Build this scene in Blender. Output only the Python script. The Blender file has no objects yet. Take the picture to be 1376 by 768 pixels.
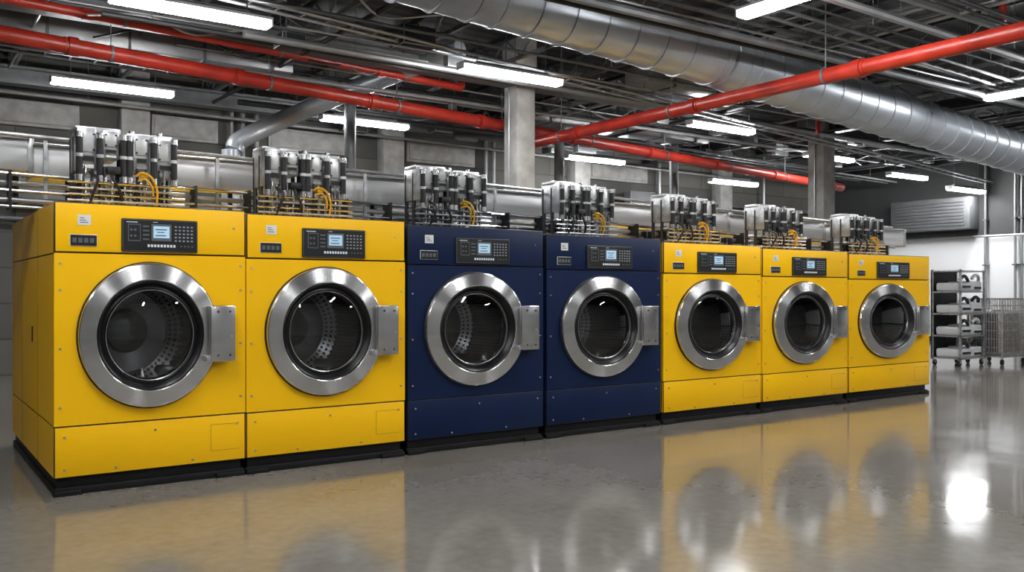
import bpy, bmesh, math, random
from mathutils import Vector, Matrix
random.seed(7)
S = bpy.context.scene
COL = S.collection

# ------------------------------------------------------------------ materials
def mk(name):
    m = bpy.data.materials.new(name); m.use_nodes = True
    return m, m.node_tree.nodes, m.node_tree.links, m.node_tree.nodes['Principled BSDF']
def paint(name, col, rough=0.4, metal=0.0, var=0.08, scale=3.0, bump=0.0, coat=0.0, bscale=60, stretch=(1,1,1), spec=.5):
    m, n, l, b = mk(name)
    tc = n.new('ShaderNodeTexCoord'); mp = n.new('ShaderNodeMapping'); mp.inputs['Scale'].default_value = stretch
    nz = n.new('ShaderNodeTexNoise'); nz.inputs['Scale'].default_value = scale; nz.inputs['Detail'].default_value = 5
    l.new(tc.outputs['Object'], mp.inputs[0]); l.new(mp.outputs[0], nz.inputs['Vector'])
    rp = n.new('ShaderNodeValToRGB')
    a = [max(0, c*(1-var)) for c in col]; c2 = [min(1, c*(1+var)) for c in col]
    rp.color_ramp.elements[0].position = .3; rp.color_ramp.elements[1].position = .7
    rp.color_ramp.elements[0].color = (*a, 1); rp.color_ramp.elements[1].color = (*c2, 1)
    l.new(nz.outputs['Fac'], rp.inputs[0]); l.new(rp.outputs[0], b.inputs['Base Color'])
    mr = n.new('ShaderNodeMapRange'); mr.inputs['To Min'].default_value = rough*.8; mr.inputs['To Max'].default_value = min(1, rough*1.2)
    l.new(nz.outputs['Fac'], mr.inputs[0]); l.new(mr.outputs[0], b.inputs['Roughness'])
    b.inputs['Metallic'].default_value = metal
    b.inputs['Coat Weight'].default_value = coat
    b.inputs['Specular IOR Level'].default_value = spec
    if bump:
        n2 = n.new('ShaderNodeTexNoise'); n2.inputs['Scale'].default_value = bscale
        l.new(mp.outputs[0], n2.inputs['Vector'])
        bp = n.new('ShaderNodeBump'); bp.inputs['Strength'].default_value = bump; bp.inputs['Distance'].default_value = .01
        l.new(n2.outputs['Fac'], bp.inputs['Height']); l.new(bp.outputs[0], b.inputs['Normal'])
    return m
def emit(name, col, s):
    m, n, l, b = mk(name)
    b.inputs['Base Color'].default_value = (*col, 1)
    b.inputs['Emission Color'].default_value = (*col, 1); b.inputs['Emission Strength'].default_value = s
    return m

YEL = paint('yellow_enamel', (0.95, 0.525, 0.0015), .36, var=.03, scale=1.5, spec=.3)
BLU = paint('navy_enamel', (0.0022, 0.0115, 0.050), .42, var=.12, scale=2.5, spec=.25)
BLK = paint('black_plastic', (0.010, 0.010, 0.011), .42, var=.2, spec=.4)
BASE = paint('black_base', (0.007, 0.007, 0.008), .5, var=.2, spec=.3)
RUB = paint('black_rubber', (0.006, 0.006, 0.007), .34, var=.2, spec=.35)
STEEL = paint('stainless', (0.62, 0.62, 0.63), .22, 1.0, var=.08, scale=4)
PANEL = paint('stainless_panel', (0.58, 0.585, 0.59), .34, .55, var=.16, scale=2, stretch=(.3, 1, 6))
DULL = paint('worn_steel', (0.46, 0.47, 0.48), .34, .75, var=.35, scale=14)
CHROME = paint('bright_screw', (0.75, 0.75, 0.75), .15, 1.0)
GREYP = paint('grey_steel_paint', (0.125, 0.13, 0.135), .5, .3, var=.25, scale=4)
DGREY = paint('dark_steel', (0.030, 0.031, 0.033), .5, .4, var=.3, scale=4)
LGREY = paint('light_conduit', (0.32, 0.325, 0.33), .38, .6, var=.15)
RED = paint('red_pipe_paint', (0.32, 0.019, 0.009), .38, var=.28, scale=4)
WHITE = paint('white_label', (0.7, 0.7, 0.68), .5, var=.03)
WPL = paint('white_plastic', (0.50, 0.51, 0.52), .4, var=.10)
HOSE = paint('yellow_hose', (0.62, 0.34, 0.01), .35, var=.05)
CONC = paint('concrete', (0.36, 0.355, 0.34), .8, var=.22, scale=5, bump=.25)
KEY = paint('keypad_grey', (0.10, 0.11, 0.12), .5, var=.05)
INK = paint('ink', (0.06, 0.06, 0.06), .6, var=.1)
SEAM = paint('hatch_edge_paint', (0.40, 0.24, 0.003), .5, var=.05)
ZBOX = paint('grey_box', (0.13, 0.135, 0.14), .5, .2, var=.12)
SCR = emit('lcd_screen', (0.33, 0.50, 0.64), .42)
TXT = emit('panel_print', (0.6, 0.65, 0.7), .12)
LAMP = emit('lamp_diffuser', (.98, .99, 1.0), 82)

# turned stainless ring: grooves run around the door, highlights fan out radially
RING, n, l, b = mk('brushed_ring')
b.inputs['Metallic'].default_value = 1; b.inputs['Base Color'].default_value = (.70, .70, .71, 1)
b.inputs['Roughness'].default_value = .24; b.inputs['Anisotropic'].default_value = .9; b.inputs['Anisotropic Rotation'].default_value = .25
tg = n.new('ShaderNodeTangent'); tg.direction_type = 'RADIAL'; tg.axis = 'Y'
l.new(tg.outputs[0], b.inputs['Tangent'])

# perforated drum (uv dots)
DRUM, n, l, b = mk('perforated_drum')
b.inputs['Metallic'].default_value = .85; b.inputs['Roughness'].default_value = .26
uv = n.new('ShaderNodeUVMap'); uv.uv_map = 'UVMap'
vo = n.new('ShaderNodeTexVoronoi'); vo.voronoi_dimensions = '2D'; vo.inputs['Randomness'].default_value = 0; vo.inputs['Scale'].default_value = 1
l.new(uv.outputs[0], vo.inputs['Vector'])
rp = n.new('ShaderNodeValToRGB'); rp.color_ramp.elements[0].position = .27; rp.color_ramp.elements[0].color = (.002, .002, .002, 1)
rp.color_ramp.elements[1].position = .33; rp.color_ramp.elements[1].color = (.50, .50, .51, 1)
l.new(vo.outputs['Distance'], rp.inputs[0]); l.new(rp.outputs[0], b.inputs['Base Color'])
DBACK = paint('drum_back_steel', (0.20, 0.20, 0.21), .22, 1.0, var=.25, scale=5)

# glass
GLASS, n, l, b = mk('door_glass')
tr = n.new('ShaderNodeBsdfTransparent'); tr.inputs[0].default_value = (.60, .62, .64, 1)
gl = n.new('ShaderNodeBsdfGlossy'); gl.inputs['Roughness'].default_value = .02
fr = n.new('ShaderNodeFresnel'); fr.inputs[0].default_value = 1.8
mx = n.new('ShaderNodeMixShader'); l.new(fr.outputs[0], mx.inputs[0]); l.new(tr.outputs[0], mx.inputs[1]); l.new(gl.outputs[0], mx.inputs[2])
l.new(mx.outputs[0], n['Material Output'].inputs[0])

# galvanised duct with spiral seams
DUCT, n, l, b = mk('galvanised_duct')
b.inputs['Metallic'].default_value = .55; b.inputs['Roughness'].default_value = .38
tc = n.new('ShaderNodeTexCoord')
nz = n.new('ShaderNodeTexNoise'); nz.inputs['Scale'].default_value = 3; nz.inputs['Detail'].default_value = 6
l.new(tc.outputs['Object'], nz.inputs['Vector'])
rp = n.new('ShaderNodeValToRGB'); rp.color_ramp.elements[0].color = (.31, .335, .37, 1); rp.color_ramp.elements[1].color = (.54, .58, .63, 1)
l.new(nz.outputs['Fac'], rp.inputs[0]); l.new(rp.outputs[0], b.inputs['Base Color'])
wv = n.new('ShaderNodeTexWave'); wv.bands_direction = 'X'; wv.inputs['Scale'].default_value = 2.6; wv.wave_profile = 'SAW'
l.new(tc.outputs['Object'], wv.inputs['Vector'])
bp = n.new('ShaderNodeBump'); bp.inputs['Strength'].default_value = .6; bp.inputs['Distance'].default_value = .02
l.new(wv.outputs['Fac'], bp.inputs['Height']); l.new(bp.outputs[0], b.inputs['Normal'])

# polished concrete floor
FLOOR, n, l, b = mk('polished_concrete')
tc = n.new('ShaderNodeTexCoord')
n1 = n.new('ShaderNodeTexNoise'); n1.inputs['Scale'].default_value = .7; n1.inputs['Detail'].default_value = 8; n1.inputs['Roughness'].default_value = .62
n2 = n.new('ShaderNodeTexNoise'); n2.inputs['Scale'].default_value = 14; n2.inputs['Detail'].default_value = 8
l.new(tc.outputs['Object'], n1.inputs['Vector']); l.new(tc.outputs['Object'], n2.inputs['Vector'])
mx = n.new('ShaderNodeMix'); mx.inputs['Factor'].default_value = .35
l.new(n1.outputs['Fac'], mx.inputs[2]); l.new(n2.outputs['Fac'], mx.inputs[3])
rp = n.new('ShaderNodeValToRGB')
rp.color_ramp.elements[0].position = .32; rp.color_ramp.elements[0].color = (.145, .133, .113, 1)
rp.color_ramp.elements[1].position = .68; rp.color_ramp.elements[1].color = (.235, .220, .194, 1)
l.new(mx.outputs[0], rp.inputs[0]); l.new(rp.outputs[0], b.inputs['Base Color'])
mr = n.new('ShaderNodeMapRange'); mr.inputs['From Min'].default_value = .3; mr.inputs['From Max'].default_value = .7
mr.inputs['To Min'].default_value = .06; mr.inputs['To Max'].default_value = .15
l.new(n1.outputs['Fac'], mr.inputs[0]); l.new(mr.outputs[0], b.inputs['Roughness'])
bp = n.new('ShaderNodeBump'); bp.inputs['Strength'].default_value = .06; bp.inputs['Distance'].default_value = .03
n3 = n.new('ShaderNodeTexNoise'); n3.inputs['Scale'].default_value = 2.2; n3.inputs['Detail'].default_value = 1; l.new(tc.outputs['Object'], n3.inputs['Vector'])
l.new(n3.outputs['Fac'], bp.inputs['Height']); l.new(bp.outputs[0], b.inputs['Normal'])
b.inputs['Specular IOR Level'].default_value = .7

# block walls
def wallmat(name, c1, c2, low=None, lowz=2.6, rot=(math.pi/2, 0, 0)):
    m, n, l, b = mk(name)
    tc = n.new('ShaderNodeTexCoord'); mp = n.new('ShaderNodeMapping'); mp.inputs['Rotation'].default_value = rot
    l.new(tc.outputs['Object'], mp.inputs[0])
    br = n.new('ShaderNodeTexBrick'); br.inputs['Scale'].default_value = 1
    br.inputs['Brick Width'].default_value = 1.6; br.inputs['Row Height'].default_value = .55; br.inputs['Mortar Size'].default_value = .012
    br.inputs['Color1'].default_value = (*c1, 1); br.inputs['Color2'].default_value = (*c2, 1); br.inputs['Mortar'].default_value = (c1[0]*.4, c1[1]*.4, c1[2]*.4, 1)
    l.new(mp.outputs[0], br.inputs['Vector'])
    nz = n.new('ShaderNodeTexNoise'); nz.inputs['Scale'].default_value = 1.3; nz.inputs['Detail'].default_value = 6
    l.new(tc.outputs['Object'], nz.inputs['Vector'])
    mm = n.new('ShaderNodeMix'); mm.data_type = 'RGBA'; mm.blend_type = 'MULTIPLY'; mm.inputs['Factor'].default_value = .6
    l.new(br.outputs['Color'], mm.inputs[6]); l.new(nz.outputs['Fac'], mm.inputs[7])
    out = mm.outputs[2]
    if low:
        sp = n.new('ShaderNodeSeparateXYZ'); l.new(tc.outputs['Object'], sp.inputs[0])
        lt = n.new('ShaderNodeMath'); lt.operation = 'LESS_THAN'; lt.inputs[1].default_value = lowz
        l.new(sp.outputs['Z'], lt.inputs[0])
        m2 = n.new('ShaderNodeMix'); m2.data_type = 'RGBA'; l.new(lt.outputs[0], m2.inputs['Factor'])
        l.new(out, m2.inputs[6]); m2.inputs[7].default_value = (*low, 1); out = m2.outputs[2]
    l.new(out, b.inputs['Base Color']); b.inputs['Roughness'].default_value = .8
    return m
WB = wallmat('block_wall', (.17, .16, .14), (.095, .095, .088))
WF = wallmat('front_block_wall', (.50, .50, .48), (.42, .42, .41))
WR = wallmat('painted_wall', (.20, .21, .21), (.15, .16, .16), low=(.76, .77, .78), rot=(math.pi/2, 0, math.pi/2))
DECK, n, l, b = mk('metal_deck')
tc = n.new('ShaderNodeTexCoord'); wv = n.new('ShaderNodeTexWave'); wv.bands_direction = 'Y'; wv.inputs['Scale'].default_value = 1.2
l.new(tc.outputs['Object'], wv.inputs['Vector'])
rp = n.new('ShaderNodeValToRGB'); rp.color_ramp.elements[0].color = (.015, .016, .018, 1); rp.color_ramp.elements[1].color = (.05, .052, .055, 1)
l.new(wv.outputs['Fac'], rp.inputs[0]); l.new(rp.outputs[0], b.inputs['Base Color']); b.inputs['Roughness'].default_value = .7

# ------------------------------------------------------------------ mesh builder
class MB:
    def __init__(s):
        s.bm = bmesh.new(); s.mats = []; s.uv = s.bm.loops.layers.uv.new('UVMap')
    def mi(s, m):
        if m not in s.mats: s.mats.append(m)
        return s.mats.index(m)
    def box(s, x0, x1, y0, y1, z0, z1, mat, bev=0.0, seg=2):
        k = s.mi(mat)
        v = [s.bm.verts.new(p) for p in ((x0,y0,z0),(x1,y0,z0),(x1,y1,z0),(x0,y1,z0),(x0,y0,z1),(x1,y0,z1),(x1,y1,z1),(x0,y1,z1))]
        fs = [s.bm.faces.new([v[i] for i in q]) for q in ((3,2,1,0),(4,5,6,7),(0,1,5,4),(1,2,6,5),(2,3,7,6),(3,0,4,7))]
        for f in fs: f.material_index = k
        if bev:
            es = list({e for f in fs for e in f.edges})
            bmesh.ops.bevel(s.bm, geom=es, offset=bev, segments=seg, affect='EDGES', profile=.5)
        return s
    def cyl(s, p0, p1, r, mat, seg=12, r2=None):
        k = s.mi(mat); p0 = Vector(p0); p1 = Vector(p1); d = (p1-p0).normalized()
        a = Vector((0,0,1)) if abs(d.z) < .9 else Vector((1,0,0))
        u = d.cross(a).normalized(); w = d.cross(u); r2 = r if r2 is None else r2
        A = []; B = []
        for i in range(seg):
            t = 2*math.pi*i/seg; o = u*math.cos(t)+w*math.sin(t)
            A.append(s.bm.verts.new(p0+o*r)); B.append(s.bm.verts.new(p1+o*r2))
        fs = [s.bm.faces.new((A[i], A[(i+1)%seg], B[(i+1)%seg], B[i])) for i in range(seg)]
        fs += [s.bm.faces.new(A[::-1]), s.bm.faces.new(B)]
        for f in fs: f.material_index = k
        return s
    def tube(s, pts, r, mat, seg=8, sub=6):
        k = s.mi(mat); P = [Vector(p) for p in pts]; Q = []
        if sub > 1 and len(P) > 2:
            E = [2*P[0]-P[1]]+P+[2*P[-1]-P[-2]]
            for i in range(1, len(E)-2):
                for j in range(sub):
                    t = j/sub; a, b_, c, d = E[i-1], E[i], E[i+1], E[i+2]
                    Q.append(.5*((2*b_)+(c-a)*t+(2*a-5*b_+4*c-d)*t*t+(3*b_-a-3*c+d)*t**3))
            Q.append(P[-1])
        else: Q = P
        rings = []; u = None
        for i, p in enumerate(Q):
            d = (Q[min(i+1, len(Q)-1)]-Q[max(i-1, 0)]).normalized()
            if u is None:
                a = Vector((0,0,1)) if abs(d.z) < .9 else Vector((1,0,0)); u = d.cross(a).normalized()
            else: u = (u-d*u.dot(d)).normalized()
            w = d.cross(u)
            rings.append([s.bm.verts.new(p+(u*math.cos(2*math.pi*j/seg)+w*math.sin(2*math.pi*j/seg))*r) for j in range(seg)])
        for A, B in zip(rings, rings[1:]):
            for j in range(seg):
                s.bm.faces.new((A[j], A[(j+1)%seg], B[(j+1)%seg], B[j])).material_index = k
        s.bm.faces.new(rings[0][::-1]).material_index = k; s.bm.faces.new(rings[-1]).material_index = k
        return s
    def lathe(s, prof, rx, rz, mat, seg=72, cap=False, us=60, vs=1.0):
        k = s.mi(mat); R = []
        for r, y in prof:
            R.append([s.bm.verts.new((rx*r*math.cos(2*math.pi*j/seg), y, rz*r*math.sin(2*math.pi*j/seg))) for j in range(seg)])
        L = 0
        for i, (A, B) in enumerate(zip(R, R[1:])):
            dL = math.hypot((prof[i+1][0]-prof[i][0])*rz, prof[i+1][1]-prof[i][1])
            for j in range(seg):
                f = s.bm.faces.new((A[j], A[(j+1)%seg], B[(j+1)%seg], B[j])); f.material_index = k
                for lp, (a, c) in zip(f.loops, ((j, L), (j+1, L), (j+1, L+dL), (j, L+dL))):
                    lp[s.uv].uv = (a/seg*us, c*vs)
            L += dL
        if cap:
            f = s.bm.faces.new(R[-1]); f.material_index = k
            for lp in f.loops: lp[s.uv].uv = (lp.vert.co.x*vs, lp.vert.co.z*vs)
        return s
    def holed(s, x0, x1, z0, z1, y, cx, cz, rx, rz, dep, mat):
        k = s.mi(mat); N = 72
        ang = [2*math.pi*i/N for i in range(N)]+[math.atan2(z-cz, x-cx) % (2*math.pi) for x in (x0, x1) for z in (z0, z1)]
        ang = sorted(ang); I = []; O = []; D = []
        for a in ang:
            c, sn = math.cos(a), math.sin(a)
            t = min([v for v in (((x1 if c > 0 else x0)-cx)/c if abs(c) > 1e-9 else 1e9, ((z1 if sn > 0 else z0)-cz)/sn if abs(sn) > 1e-9 else 1e9)])
            O.append(s.bm.verts.new((cx+t*c, y, cz+t*sn)))
            q = 1/math.sqrt((c/rx)**2+(sn/rz)**2)
            I.append(s.bm.verts.new((cx+q*c, y, cz+q*sn))); D.append(s.bm.verts.new((cx+t*c, y+dep, cz+t*sn)))
        M = len(ang)
        for i in range(M):
            j = (i+1) % M
            s.bm.faces.new((I[i], O[i], O[j], I[j])).material_index = k
            s.bm.faces.new((O[i], D[i], D[j], O[j])).material_index = k
        return s
    def done(s, name, parent=None, loc=(0,0,0), sharp=35):
        bmesh.ops.recalc_face_normals(s.bm, faces=s.bm.faces)
        for f in s.bm.faces: f.smooth = True
        ca = math.radians(sharp)
        for e in s.bm.edges:
            if len(e.link_faces) == 2 and e.calc_face_angle(0) > ca: e.smooth = False
        me = bpy.data.meshes.new(name); s.bm.to_mesh(me); s.bm.free()
        for m in s.mats: me.materials.append(m)
        o = bpy.data.objects.new(name, me); o.location = loc; COL.objects.link(o)
        if parent: o.parent = parent
        return o
def empty(name, loc):
    e = bpy.data.objects.new(name, None); e.location = loc; e.empty_display_size = .2; COL.objects.link(e); return e

# ------------------------------------------------------------------ room shell
CZ = 5.0
MB().box(-6, 22, -11, 9.5, -.1, 0, FLOOR).done('floor')
MB().box(-6, 22.2, -11, 9.7, CZ, CZ+.15, DECK).done('ceiling')
MB().box(-6, 22.2, 9.5, 9.7, 0, CZ, WB).done('wall_back')
MB().box(-6, 22.2, -11.2, -11, 0, CZ, WF).done('wall_front')
MB().box(22, 22.2, -11, 9.5, 0, CZ, WR).done('wall_right')
MB().box(-6.2, -6, -11, 9.7, 0, CZ, WB).done('wall_left')
MB().box(21.97, 22, -11, 9.5, 0, .12, DGREY).done('baseboard_right')

# ------------------------------------------------------------------ washing machines
DEP = 2.3
spec = [(.847, 1.215, 1.862, YEL, .19), (2.066, 1.262, 1.846, YEL, .27), (3.352, 1.335, 1.820, BLU, .32), (4.722, 1.380, 1.796, BLU, .44),
        (6.135, 1.430, 1.772, YEL, .47), (7.585, 1.492, 1.750, YEL, .49), (9.095, 1.690, 1.728, YEL, .58)]
for (X, W, H, P, MO) in spec:
    root = empty('industrial_washing_machine', (X, 0, 0))
    zt = H*.825; zl = H*.238; zb = .115
    cx = W*.474; cz = H*.540; rx = W*.363; rz = H*.256
    g = .004
    m = MB()
    m.box(.012, .03, .03, DEP-.02, zb, H-.01, BLK); m.box(W-.03, W-.012, .03, DEP-.02, zb, H-.01, BLK)
    m.box(.012, W-.012, DEP-.04, DEP-.02, zb, H-.01, BLK); m.box(.012, W-.012, .03, DEP-.02, zb, zb+.02, BLK)
    m.box(.004, W-.004, .03, DEP, H-.02, H, P, .006)
    for xs in ((.002, .014), (W-.014, W-.002)):
        for (ya, yb) in ((.031, .75), (.755, 1.62), (1.625, DEP)):
            m.box(xs[0], xs[1], ya, yb, zb, zl-g, P, .003, 1); m.box(xs[0], xs[1], ya, yb, zl, zt-g, P, .003, 1); m.box(xs[0], xs[1], ya, yb, zt, H-.012, P, .003, 1)
    m.box(.002, W-.002, DEP-.01, DEP, zb, H-.01, P)
    m.box(.002, W-.002, 0, .03, zt+g, H, P, .008, 3)
    m.box(.002, W-.002, 0, .03, zb, zl-g, P, .006, 2)
    m.holed(.002, W-.002, zl, zt, 0, cx, cz, rx*.9, rz*.9, .03, P)
    m.done('cabinet', root)
    # base
    m = MB()
    m.box(.02, W-.02, .045, DEP-.04, 0, zb, BASE, .006)
    m.box(.004, W-.004, .022, DEP-.02, 0, .05, BASE, .006)
    m.box(-.001 if X < 1 else .004, .16, -.004, .1, 0, .035, BASE, .005); m.box(W-.2, W-.004, -.004, .1, 0, .035, BASE, .005)
    m.done('base_skid', root)
    # drum
    m = MB()
    m.lathe([(.68, .05), (.84, .08), (.86, .12), (.86, .70)], rx, rz, DRUM, 72, us=84, vs=28)
    m.lathe([(.86, .70), (.64, .75)], rx, rz, DRUM, 72, us=60, vs=24)
    m.lathe([(.64, .75), (.62, .72), (.34, .74), (.31, .70), (.06, .68)], rx, rz, DBACK, 72, cap=True)
    for a in (70, 190, 310):
        a = math.radians(a); c, sn = math.cos(a), math.sin(a)
        m.cyl((rx*.80*c, .14, rz*.80*sn), (rx*.80*c, .72, rz*.80*sn), .055, DBACK, 10, .038)
    m.done('drum', root, (cx, 0, cz))
    # door ring: flat brushed annulus
    m = MB()
    m.lathe([(.90, .0), (1.0, 0), (1.0, -.028), (.994, -.036), (.980, -.040), (.775, -.054), (.762, -.052), (.757, -.040), (.757, -.01)], rx, rz, RING, 96)
    m.done('door_ring', root, (cx, 0, cz), 20)
    m = MB()
    m.lathe([(1.0, .004), (1.018, .001), (1.018, -.010), (1.0, -.012)], rx, rz, BLK, 72)
    m.lathe([(.762, -.02), (.757, -.047), (.742, -.054), (.715, -.046), (.70, -.030), (.68, -.018), (.655, -.022), (.635, -.012), (.615, .004), (.605, .05), (.68, .06)], rx, rz, RUB, 96)
    m.lathe([(.636, -.012), (.630, -.019), (.622, -.018), (.616, -.004)], rx, rz, STEEL, 72)
    m.done('door_gasket', root, (cx, 0, cz), 50)
    m = MB(); m.lathe([(.615, -.004), (.50, -.018), (.34, -.030), (.17, -.036), (.02, -.038)], rx, rz, GLASS, 64, cap=True)
    m.done('door_glass', root, (cx, 0, cz))
    # hinge / latch block
    m = MB(); hx0 = cx+rx*.84; hx1 = cx+rx*1.225; hz = H*.103
    m.box(hx0, hx1, -.090, -.050, cz-hz, cz+hz, STEEL, .006, 3)
    m.box(hx1-.05, hx1-.006, -.07, 0, cz-hz*.94, cz+hz*.94, DULL, .004)
    m.box(hx0-.03, hx0+.03, -.085, -.04, cz-hz*1.0, cz-hz*.80, DULL, .004)
    for sx in (.3, .78):
        for sz in (-.78, .78):
            q = hx0+(hx1-hx0)*sx; m.cyl((q, -.089, cz+hz*sz), (q, -.094, cz+hz*sz), .007, DGREY, 12)
    m.cyl((hx1-.028, -.09, cz-.02), (hx1-.028, -.095, cz-.02), .012, CHROME, 12)
    m.done('door_latch', root)
    # control panel
    m = MB(); a0 = W*.325; a1 = W*.725; c0 = H*.835; c1 = H*.952; pw = a1-a0; ph = c1-c0
    m.box(a0, a1, -.016, .002, c0, c1, BLK, .008, 3)
    m.box(a0+.006, a1-.006, -.0175, -.012, c0+.006, c1-.006, GREYP)
    m.box(a0+.009, a1-.009, -.019, -.012, c0+.009, c1-.009, BLK)
    m.box(a0+pw*.375, a0+pw*.645, -.0205, -.015, c0+ph*.33, c0+ph*.86, KEY, .002, 1)
    m.box(a0+pw*.40, a0+pw*.62, -.0215, -.015, c0+ph*.42, c0+ph*.80, SCR, .002, 1)
    m.box(a0+pw*.43, a0+pw*.58, -.0222, -.02, c0+ph*.67, c0+ph*.70, INK); m.box(a0+pw*.45, a0+pw*.55, -.0222, -.02, c0+ph*.59, c0+ph*.615, INK); m.box(a0+pw*.43, a0+pw*.57, -.0222, -.02, c0+ph*.49, c0+ph*.52, INK)
    for i in range(5):
        for j in range(5):
            u = a0+pw*(.68+.054*i); v = c0+ph*(.32+.108*j); m.box(u, u+pw*.038, -.0225, -.017, v, v+ph*.07, KEY, .001, 1)
            m.box(u+pw*.010, u+pw*.026, -.0230, -.022, v+ph*.025, v+ph*.045, TXT)
    m.box(a0+pw*.08, a0+pw*.24, -.0205, -.017, c0+ph*.32, c0+ph*.84, KEY); m.box(a0+pw*.09, a0+pw*.23, -.0215, -.018, c0+ph*.35, c0+ph*.81, BLK)
    for j in range(4): m.cyl((a0+pw*(.12+.05*(j%2)), -.021, c0+ph*(.48+.18*(j//2))), (a0+pw*(.12+.05*(j%2)), -.024, c0+ph*(.48+.18*(j//2))), .008, KEY, 10)
    for j in range(4): m.box(a0+pw*.27, a0+pw*.35, -.021, -.018, c0+ph*(.36+.13*j), c0+ph*(.41+.13*j), KEY)
    for i in range(9): m.box(a0+pw*(.33+.042*i), a0+pw*(.358+.042*i), -.021, -.018, c0+ph*.15, c0+ph*.23, TXT)
    for i in range(4): m.box(a0+pw*(.76+.05*i), a0+pw*(.785+.05*i), -.021, -.018, c0+ph*.17, c0+ph*.21, KEY)
    m.box(a0+pw*.06, a0+pw*.2, -.021, -.018, c0+ph*.88, c0+ph*.905, TXT)
    m.box(a0+pw*.40, a0+pw*.46, -.021, -.018, c0+ph*.90, c0+ph*.915, TXT)
    m.done('control_panel', root)
    # labels, screws, hatch outline
    m = MB()
    lx = W*.145; lz = H*.940
    m.box(lx-.038*1.05, lx+.038, -.003, .001, lz-.033, lz+.033, WHITE)
    for j in range(3): m.box(lx-.028, lx+.022-.012*j, -.0036, -.002, lz-.018+.014*j, lz-.013+.014*j, KEY)
    m.box(lx-.085, lx+.075, -.006, .001, H*.850, H*.890, BLK, .003, 1)
    for i in range(4): m.box(lx-.07+.034*i, lx-.046+.034*i, -.0075, -.004, H*.862, H*.878, KEY)
    m.done('labels', root)
    m = MB(); r = .008
    for sx, sz in ((.03, .30), (.03, .5), (.03, .7), (.03, .79), (.97, .30), (.97, .5), (.97, .7), (.97, .79), (.05, .2), (.05, .09), (.5, .2), (.95, .2), (.30, .08), (.70, .08), (.93, .93)):
        m.cyl((W*sx, .002, H*sz), (W*sx, -.006, H*sz), r, CHROME if P is BLU or sz < .25 else DULL, 10)
    if P is YEL:
        q0, q1, w0, w1 = W*.80, W*.965, H*.105, H*.200
        m.box(q0, q1, -.0012, .001, w1, w1+.003, SEAM); m.box(q0, q0+.003, -.0012, .001, w0, w1, SEAM); m.box(q0, q1, -.0012, .001, w0-.003, w0, SEAM)
    m.box(-.004, .004, 1.0, 1.03, H*.50, H*.56, BLK)
    m.done('fittings', root)

    # ---------------- valve manifold on top
    man = empty('dosing_valve_manifold', (X+MO, .45, H+.002))
    w = .64; h = .545*H/1.862
    m = MB()
    for a, b_, z0, z1 in ((0, .20, .46, 1.0), (.25, .42, .62, .98), (.56, .73, .50, .97), (.80, 1.0, .42, .93)):
        m.box(w*a, w*b_, -.07, .22, h*z0, h*z1, DULL, .010)
        m.box(w*(a+.02), w*(b_-.02), -.078, -.06, h*(z0+.42*(z1-z0)), h*(z0+.9*(z1-z0)), PANEL, .006)
        m.box(w*(a+.03), w*(b_-.03), -.082, -.07, h*(z0+.20*(z1-z0)), h*(z0+.34*(z1-z0)), BLK, .003, 1)
        m.box(w*(a+.03), w*(b_-.03), -.080, -.07, h*(z0+.04*(z1-z0)), h*(z0+.14*(z1-z0)), CHROME, .003, 1)
        for q in (a+.035, b_-.035):
            for zz in (.48, .84): m.cyl((w*q, -.077, h*(z0+zz*(z1-z0))), (w*q, -.084, h*(z0+zz*(z1-z0))), .007, DGREY, 8)
    m.box(0, w*.46, 0, .21, h*.95, h*1.03, PANEL, .008); m.box(w*.52, w, 0, .21, h*.91, h*.99, PANEL, .008)
    for q in (.08, .33, .6, .9): m.cyl((w*q, .1, h*.96), (w*q, .1, h*1.05), .020, STEEL, 12)
    m.box(w*.02, w*.98, -.02, .21, h*.30, h*.345, DULL, .005); m.box(w*.05, w*.95, .03, .20, h*.02, h*.10, DULL, .005)
    m.done('valve_housing', man)
    m = MB()
    for i, q in enumerate((.22, .455, .515, .765, .02, .98)):
        m.cyl((w*q, -.095, h*.36), (w*q, -.095, h*.88), .022, BLK, 14)
        m.cyl((w*q, -.095, h*.86), (w*q, -.095, h*.93), .027, STEEL, 14)
        m.cyl((w*q, -.095, h*.32), (w*q, -.095, h*.40), .027, STEEL, 14)
        m.cyl((w*q, -.095, h*.62), (w*q, -.095, h*.66), .026, DULL, 14)
    for i, q in enumerate((.03, .08, .15, .22, .28, .34, .40, .47, .53, .60, .68, .765, .83, .88, .95)):
        m.cyl((w*q, -.06-.02*(i % 2), 0), (w*q, -.06-.02*(i % 2), h*.52), .009 if i % 2 else .014, DGREY if i % 3 == 0 else STEEL, 8)
        if i % 2 == 0: m.cyl((w*q, -.06, h*(.20+.02*(i % 4))), (w*q, -.06, h*(.26+.02*(i % 4))), .021, STEEL if i % 4 else BLK, 10)
    for q in (.02, .5, .98):
        m.cyl((w*q, .06, 0), (w*q, .06, h*.9), .018, DGREY, 8); m.cyl((w*q, .19, 0), (w*q, .19, h*.9), .018, DGREY, 8)
    for k in range(4): m.cyl((-.06, -.10, h*(.08+.075*k)), (w+.06, -.10, h*(.08+.075*k)), .008, STEEL if k % 2 else DULL, 8)
    m.box(w*.28, w*.42, -.13, -.05, h*.42, h*.52, BLK, .01)
    m.done('valves', man)
    m = MB()
    m.tube([(w*.58, -.11, h*.42), (w*.63, -.14, h*.46), (w*.73, -.145, h*.40), (w*.79, -.13, h*.25), (w*.80, -.09, h*.08), (w*.80, -.06, .015)], .008, HOSE)
    m.tube([(w*.60, -.11, h*.36), (w*.67, -.14, h*.38), (w*.74, -.13, h*.28), (w*.76, -.10, h*.18)], .007, HOSE)
    m.box(w*.62, w*.69, -.135, -.10, h*.40, h*.45, HOSE, .005)
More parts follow.
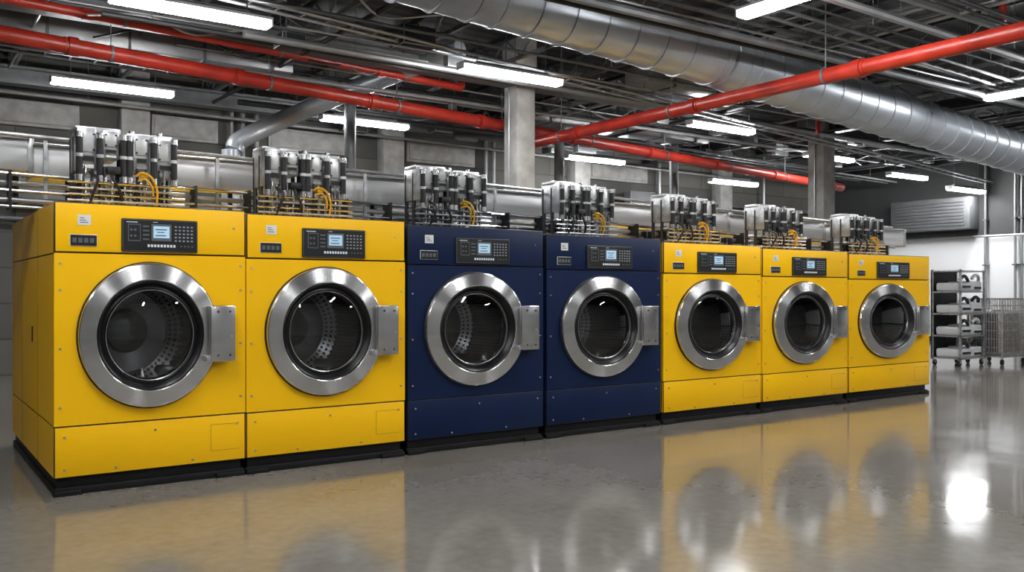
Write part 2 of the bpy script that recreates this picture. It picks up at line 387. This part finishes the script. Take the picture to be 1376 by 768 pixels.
    m.tube([(w*.12, -.09, h*.44), (w*.18, -.15, h*.34), (w*.14, -.13, h*.15), (w*.12, -.07, .015)], .010, BLK)
    m.tube([(w*.36, -.09, h*.5), (w*.33, -.16, h*.36), (w*.42, -.13, h*.18), (w*.44, -.07, .015)], .010, BLK)
    m.done('hoses', man)

# ------------------------------------------------------------------ service rails running behind the machines
def zr(x, z0): return z0-.021*x
m = MB()
for z0, y, r, mt in ((2.41, .90, .016, DULL), (2.13, .86, .014, STEEL), (2.07, .95, .020, PANEL), (2.01, .84, .013, STEEL), (1.95, .90, .022, LGREY), (1.90, .84, .012, DULL)):
    m.cyl((-1.2, y, zr(-1.2, z0)), (11.4, y, zr(11.4, z0)), r, mt, 10)
for i in range(30):
    x = -1.0+i*.42
    m.box(x, x+.018, .82, .97, zr(x, 1.88), zr(x, 2.15), DGREY)
    if i % 3 == 0: m.box(x+.12, x+.22, .80, .90, zr(x, 1.94), zr(x, 2.08), BLK, .006)
for x in (-1.0, 10.95): m.box(x, x+.04, .91, .95, 0, zr(x, 2.42), DGREY)
for (X, W, H, P, MO) in spec:
    m.box(X+.06, X+.085, .91, .935, H+.001, zr(X, 2.40), DULL)
m.done('service_pipe_rail')
m = MB(); x = -1.0
while x < 11.0:
    L = 1.85
    m.box(x, x+L-.02, 1.04, 1.42, zr(x, 2.14), zr(x, 2.37), PANEL, .012)
    m.box(x, x+L-.02, 1.00, 1.44, zr(x, 2.365), zr(x, 2.385), STEEL, .004)
    m.box(x+L-.03, x+L+.01, 1.03, 1.43, zr(x, 2.13), zr(x, 2.38), DULL, .004)
    x += L
for (X, W, H, P, MO) in spec:
    for q in (.2, .8): m.box(X+W*q, X+W*q+.03, 1.2, 1.23, H+.001, zr(X, 2.16), DGREY)
m.done('stainless_duct_run')

# ------------------------------------------------------------------ fluorescent lights
def light(c, along='x', L=1.5):
    x, y, z = c
    root = empty('fluorescent_light', c)
    def bx(m, a0, a1, b0, b1, z0, z1, mt, bev=0.004):
        if along == 'x': m.box(a0, a1, b0, b1, z0, z1, mt, bev)
        else: m.box(b0, b1, a0, a1, z0, z1, mt, bev)
    m = MB(); h = L/2
    bx(m, -h-.02, h+.02, -.085, .085, .03, .06, WPL); bx(m, -h-.02, -h, -.08, .08, -.03, .04, WPL); bx(m, h, h+.02, -.08, .08, -.03, .04, WPL)
    bx(m, -h+.2, h-.2, -.03, .03, .06, .10, GREYP)
    for a in (-h*.7, h*.7):
        p = (a, 0) if along == 'x' else (0, a)
        m.cyl((p[0], p[1], .06), (p[0], p[1], CZ-z), .006, GREYP, 6)
    m.done('housing', root)
    m = MB(); bx(m, -h, h, -.07, .07, -.04, .03, LAMP, .012); m.done('diffuser', root)
for c in ((2.42, 2.63, 4.0), (2.46, 6.56, 4.0), (6.3, 6.92, 4.0), (6.42, 2.96, 4.0), (12.0, 7.94, 4.0), (11.36, 3.95, 4.0), (15.6, 7.4, 3.72), (15.7, 4.98, 4.0), (19.8, 5.76, 4.0), (20.9, 4.94, 3.67)):
    light(c)
for c in ((6.86, -1.1, 4.0), (12.67, -.5, 4.0), (.8, -1.6, 4.0), (17.5, -.5, 4.0), (3.8, -3.2, 4.0), (9.6, -3.6, 4.0), (14.5, -4.2, 4.0), (-.5, -5.5, 4.0), (6.5, -6.5, 4.0), (-2.5, -1.8, 4.0), (11.5, -7.5, 4.0), (2.5, -8.5, 4.0)):
    light(c, 'y')

# ------------------------------------------------------------------ red pipes
def redpipe(pts, r, step=1.9, hang=True):
    m = MB()
    for a, b_ in zip(pts, pts[1:]):
        a = Vector(a); b_ = Vector(b_); m.cyl(a, b_, r, RED, 20); d = (b_-a); L = d.length; d.normalize(); s = .7
        while s < L-.2:
            p = a+d*s; m.cyl(p-d*.05, p+d*.05, r*1.2, RED, 20); m.cyl(p-d*.09, p-d*.075, r*1.1, RED, 20)
            if hang and d.z < .8:
                q = p+d*.4; m.cyl(q-d*.015, q+d*.015, r*1.12, GREYP, 16); m.cyl((q.x, q.y, q.z+r), (q.x, q.y, CZ), .007, GREYP, 6)
            s += step
    return m.done('red_sprinkler_pipe')
redpipe([(-1.6, 4.32, 4.06), (.96, 4.54, 4.0), (17.5, 5.95, 3.6)], .088)
redpipe([(-1.5, 3.9, 4.34), (1.07, 4.27, 4.3), (6.95, 5.04, 4.3), (6.95, 5.04, 4.98)], .055)
redpipe([(8.25, -6, 3.6), (8.25, 5.0, 3.6), (8.25, 5.1, 3.78)], .082, 2.3)
redpipe([(12.9, 3.2, 3.95), (12.9, 3.2, 4.98)], .04)
redpipe([(10.2, -1.2, 4.3), (10.2, -1.2, 4.98)], .04)

# ------------------------------------------------------------------ round ventilation duct
m = MB()
dp = [(-2, 1.3, 4.58), (3.0, 1.32, 4.42), (4.97, 1.33, 4.32), (8.0, 1.22, 4.12), (8.6, 1.22, 4.06), (12.5, 1.35, 3.86), (16.4, 1.5, 3.68), (21.98, 1.6, 3.42)]
R = .33
m.tube(dp, R, DUCT, 40, 8)
P = [Vector(p) for p in dp]
for a, b_ in zip(P, P[1:]):
    d = b_-a; L = d.length; d.normalize(); s = .1
    while s < L:
        p = a+d*s; m.cyl(p-d*.012, p+d*.012, R+.014, DUCT, 40)
        s += .42
for x, z in ((2, 4.45), (5.6, 4.3), (9.6, 4.03), (12.6, 3.88), (16, 3.72), (19, 3.58)):
    m.cyl((x, 1.0, z), (x, 1.0, CZ), .008, GREYP, 6); m.cyl((x, 1.66, z), (x, 1.66, CZ), .008, GREYP, 6)
m.done('spiral_ventilation_duct')
m = MB(); m.tube([(4.05, 6.5, 3.3), (4.2, 6.5, 3.5), (5.35, 6.3, 4.12), (6.3, 4.0, 4.55)], .13, DUCT, 24, 6)
m.cyl((4.0, 6.5, 3.3), (4.0, 6.5, 2.0), .13, DUCT, 24); m.done('branch_duct')

# ------------------------------------------------------------------ ceiling structure
m = MB()
def truss(x):
    m.box(x-.03, x+.03, -11, 9.5, 4.90, 4.96, DGREY); m.box(x-.025, x+.025, -11, 9.5, 4.56, 4.61, GREYP)
    y = -4.0; up = True
    while y < 9.4:
        a, b_ = (4.6, 4.91) if up else (4.91, 4.6)
        m.cyl((x, y, a), (x, y+.4, b_), .014, GREYP, 5); y += .4; up = not up
x = -1.4
while x < 21.5: truss(x); x += 1.45
m.done('ceiling_joists')
m = MB()
for y in (4.56, -2.6, 8.6):
    m.box(-6, 22, y-.13, y+.13, 4.30, 4.335, GREYP); m.box(-6, 22, y-.13, y+.13, 4.525, 4.56, GREYP); m.box(-6, 22, y-.015, y+.015, 4.335, 4.525, GREYP)
for x in (.47, 14.87, 20.9):
    m.box(x-.1, x+.1, -11, 9.5, 4.32, 4.35, DGREY); m.box(x-.1, x+.1, -11, 9.5, 4.52, 4.55, DGREY); m.box(x-.012, x+.012, -11, 9.5, 4.35, 4.52, DGREY)
m.done('ceiling_beams')
m = MB()
for i in range(24):
    y = random.choice([random.uniform(2.1, 9.2), random.uniform(-1.5, .7), random.uniform(3, 9.2)]); z = random.uniform(4.05, 4.5); r = random.choice([.014, .02, .03, .045])
    x0 = random.uniform(-2, 6); x1 = random.uniform(12, 21.9)
    m.cyl((x0, y, z), (x1, y+random.uniform(-.3, .3), z-random.uniform(0, .15)), r, random.choice([GREYP, LGREY, DGREY, LGREY]), 8)
    for k in range(int((x1-x0)/2.4)):
        xx = x0+.5+k*2.4; m.cyl((xx, y, z), (xx, y, CZ), .006, GREYP, 5)
for i in range(18):
    x = random.uniform(1, 21); z = random.uniform(4.15, 4.5); r = random.choice([.012, .02, .03])
    m.cyl((x, random.uniform(-5, 2), z), (x+random.uniform(-.2, .2), random.uniform(6, 9.3), z), r, random.choice([GREYP, LGREY, DGREY]), 8)
for i in range(30):
    x = random.uniform(2, 20); y = random.uniform(2.5, 9); m.box(x, x+random.uniform(.1, .5), y, y+random.uniform(.1, .4), 4.2, 4.2+random.uniform(.1, .3), random.choice([GREYP, DGREY, ZBOX]), .01)
for i in range(24):
    x = random.uniform(1, 20); y = random.uniform(2.0, 8.5); z = 4.55
    p = [(x+.6*k, y+random.uniform(-.2, .2), z-random.uniform(0, .35)) for k in range(6)]
    m.tube(p, .014, random.choice([BLK, LGREY, GREYP]), 6, 5)
for x0, x1, y0, y1 in ((8.8, 10.6, 3.0, 3.5), (13.4, 17.0, 2.6, 3.3), (1.0, 4.5, 5.4, 5.9), (9.0, 13.5, 6.2, 6.7)):
    m.box(x0, x1, y0, y1, 4.25, 4.52, LGREY, .01)
    k = x0+.5
    while k < x1: m.box(k, k+.03, y0-.02, y1+.02, 4.235, 4.54, GREYP); k += .9
m.done('ceiling_pipework')
m = MB()
def strut(a, b_, w, mt):
    a = Vector(a); b_ = Vector(b_); d = (b_-a).normalized(); s = Vector((-d.y, d.x, 0)).normalized()
    m.cyl(a+s*w, b_+s*w, .022, mt, 6); m.cyl(a-s*w, b_-s*w, .022, mt, 6)
    L = (b_-a).length; k = .2
    while k < L:
        p = a+d*k; m.cyl(p+s*w, p-s*w, .010, mt, 5)
        if int(k/.3) % 7 == 0: m.cyl(p+s*w, (p.x+s.x*w, p.y+s.y*w, CZ), .006, GREYP, 5)
        k += .3
strut((-1, 2.65, 4.42), (20.6, 4.26, 3.77), .10, LGREY)
strut((-1, 6.2, 4.3), (21, 6.9, 4.05), .12, GREYP)
strut((-1, -.3, 4.3), (21, 0.1, 4.05), .12, GREYP)
m.done('cable_tray')

# ------------------------------------------------------------------ columns
for x, y, a in ((7.67, 4.56, .33), (14.87, 4.56, .36), (.30, 4.9, .33)):
    m = MB(); m.box(x-a/2, x+a/2, y-a/2, y+a/2, 0, CZ, CONC, .012)
    m.box(x-a/2-.02, x+a/2+.02, y-a/2-.02, y+a/2+.02, 4.60, CZ, CONC, .01)
    m.cyl((x-a/2-.03, y, 0), (x-a/2-.03, y, 4.3), .018, LGREY, 8); m.done('concrete_column')
for x in (3.3, 8.0, 12.7, 17.4):
    m = MB(); m.box(x-.22, x+.22, 9.2, 9.5, 0, CZ, CONC, .01); m.done('wall_pilaster')
# wall services
m = MB()
for x in (4.9, 5.1, 5.35, 10.2, 10.4, 15.2, 19.0):
    m.cyl((x, 9.35, 0), (x, 9.35, CZ), .04, LGREY, 10)
for z in (2.4, 2.7, 3.3, 3.45): m.cyl((-5, 9.3, z), (21.9, 9.3, z), .035, GREYP, 10)
for x, w, z in ((1.6, 1.0, 2.6), (6.2, 1.2, 2.7), (10.9, 1.3, 2.5), (14.0, .8, 2.8), (18.0, 1.1, 2.4)):
    m.box(x, x+w, 9.05, 9.28, z, z+.8, ZBOX, .02)
for x, w in ((-.5, 1.5), (1.1, 1.4), (3.6, 1.1), (5.6, 1.6), (8.4, 1.6), (13.1, 1.8)):
    m.box(x, x+w, 9.44, 9.5, 3.85, 4.25, CONC, .01); m.box(x+.05, x+w-.05, 9.42, 9.45, 3.90, 4.20, CONC, .01)
m.done('wall_pipework')
for x, w, h in ((5.6, 1.1, 2.5), (9.6, 1.6, 2.45), (12.6, 1.4, 2.3)):
    m = MB(); m.box(x, x+w, 6.2, 7.2, .1, h, ZBOX, .03); m.box(x+.08, x+w-.08, 6.17, 6.21, .3, h-.2, GREYP, .01)
    for k in range(5): m.box(x+.15, x+w-.15, 6.155, 6.18, h-.4-.07*k, h-.37-.07*k, BLK)
    m.cyl((x+w*.3, 6.7, h), (x+w*.3, 6.7, 4.5), .09, GREYP, 16); m.box(x+.03, x+w-.03, 6.25, 7.15, 0, .11, BLK); m.done('dryer_cabinet')

# ------------------------------------------------------------------ right-hand wall items
m = MB(); m.box(21.55, 22, 5.2, 7.3, 2.8, 3.6, ZBOX, .03)
for k in range(8): m.box(21.53, 21.56, 5.35, 7.15, 2.9+.08*k, 2.93+.08*k, GREYP)
m.done('wall_air_unit')
m = MB()
for y, r in ((3.9, .05), (4.15, .03), (4.3, .03), (5.0, .03), (2.6, .04)):
    m.cyl((21.9, y, 0), (21.9, y, CZ), r, LGREY, 10)
    for z in (.8, 1.9, 3.0): m.box(21.84, 22, y-r-.02, y+r+.02, z, z+.03, GREYP)
m.box(21.8, 22, 3.3, 3.75, 1.3, 1.9, ZBOX, .02); m.cyl((21.9, 3.5, 1.9), (21.9, 3.5, CZ), .02, LGREY, 8)
m.cyl((21.88, -5, 2.62), (21.88, 9, 2.62), .03, LGREY, 8)
m.done('wall_conduit')

# storage rack with bins
rk = empty('storage_rack', (14.95, 1.85, 0)); m = MB()
for x in (0, .78):
    for y in (0, .5): m.box(x, x+.035, y, y+.035, .10, 1.66, DULL)
for z in (.12, .50, .88, 1.26, 1.62): m.box(0, .815, 0, .535, z, z+.025, DULL)
for x in (.03, .75):
    for y in (.04, .48): m.cyl((x, y-.015, .05), (x, y+.015, .05), .05, BLK, 14); m.box(x-.02, x+.02, y-.02, y+.02, .05, .11, DULL)
m.box(.0, .815, .51, .53, .12, 1.64, BLK)
m.done('frame', rk); m = MB()
for i, z in enumerate((.145, .525, .905, 1.285)):
    m.box(.05, .40, .03, .48, z, z+.15, WPL, .04, 4); m.box(.42, .77, .03, .48, z, z+.18, WPL, .04, 4)
    m.box(.08, .37, .018, .04, z+.05, z+.11, BLK, .01); m.box(.46, .72, .018, .04, z+.03, z+.09, BLK, .01)
    m.tube([(.07, .06, z+.20), (.16, .04, z+.26), (.28, .06, z+.24), (.38, .08, z+.18)], .028, BLK, 10)
    m.tube([(.46, .06, z+.22), (.56, .05, z+.28), (.68, .06, z+.25), (.76, .10, z+.20)], .028, WPL if i % 2 else BLK, 10)
m.done('bins', rk)
def cage(x, y, w=.75, d=.6, h=1.15):
    rt = empty('wire_cage_trolley', (x, y, 0)); m = MB()
    for a in (0, w):
        for b_ in (0, d): m.cyl((a, b_, .12), (a, b_, h), .017, DULL, 8); m.cyl((a, b_-.015, .05), (a, b_+.015, .05), .05, BLK, 14); m.cyl((a, b_, .05), (a, b_, .14), .012, DULL, 6)
    m.box(-.02, w+.02, -.02, d+.02, .13, .16, DULL)
    for z in (.3, .45, .6, .75, .9, 1.03, h):
        for b_ in (0, d): m.cyl((0, b_, z), (w, b_, z), .007 if z < h else .015, DULL, 6)
        for a in (0, w): m.cyl((a, 0, z), (a, d, z), .007 if z < h else .015, DULL, 6)
    k = .045
    while k < w:
        for b_ in (0, d): m.cyl((k, b_, .15), (k, b_, h), .006, DULL, 5)
        k += .045
    k = .045
    while k < d:
        for a in (0, w): m.cyl((a, k, .15), (a, k, h), .006, DULL, 5)
        k += .045
    m.box(.03, w-.03, .03, d-.03, .17, .95, GREYP, .05, 3)
    m.done('cage', rt)
cage(15.87, 1.62); cage(16.3, .80, .8, .6, 1.15); cage(17.7, 1.5, .8, .6, 1.7)
m = MB(); m.box(.15, .62, 2.9, 3.4, .05, 1.5, ZBOX, .02); m.box(.2, .57, 2.88, 2.91, .2, 1.4, GREYP, .01); m.box(.18, .59, 2.93, 3.37, 0, .06, BLK); m.done('electrical_cabinet')

# ------------------------------------------------------------------ world + camera
w = bpy.data.worlds.new('World'); S.world = w; w.use_nodes = True
w.node_tree.nodes['Background'].inputs[0].default_value = (.97, .98, 1.0, 1); w.node_tree.nodes['Background'].inputs[1].default_value = .3
cam = bpy.data.cameras.new('Camera'); co = bpy.data.objects.new('Camera', cam); COL.objects.link(co); S.camera = co
co.location = (0, -6.24, 1.3); co.rotation_euler = (math.pi/2, 0, -math.atan2(.572, .820))
cam.sensor_width = 36; cam.lens = 36*1200/1376; cam.shift_y = 6/1376; cam.clip_end = 200
S.view_settings.view_transform = 'Standard'; S.view_settings.look = 'None'; S.view_settings.exposure = 0.2
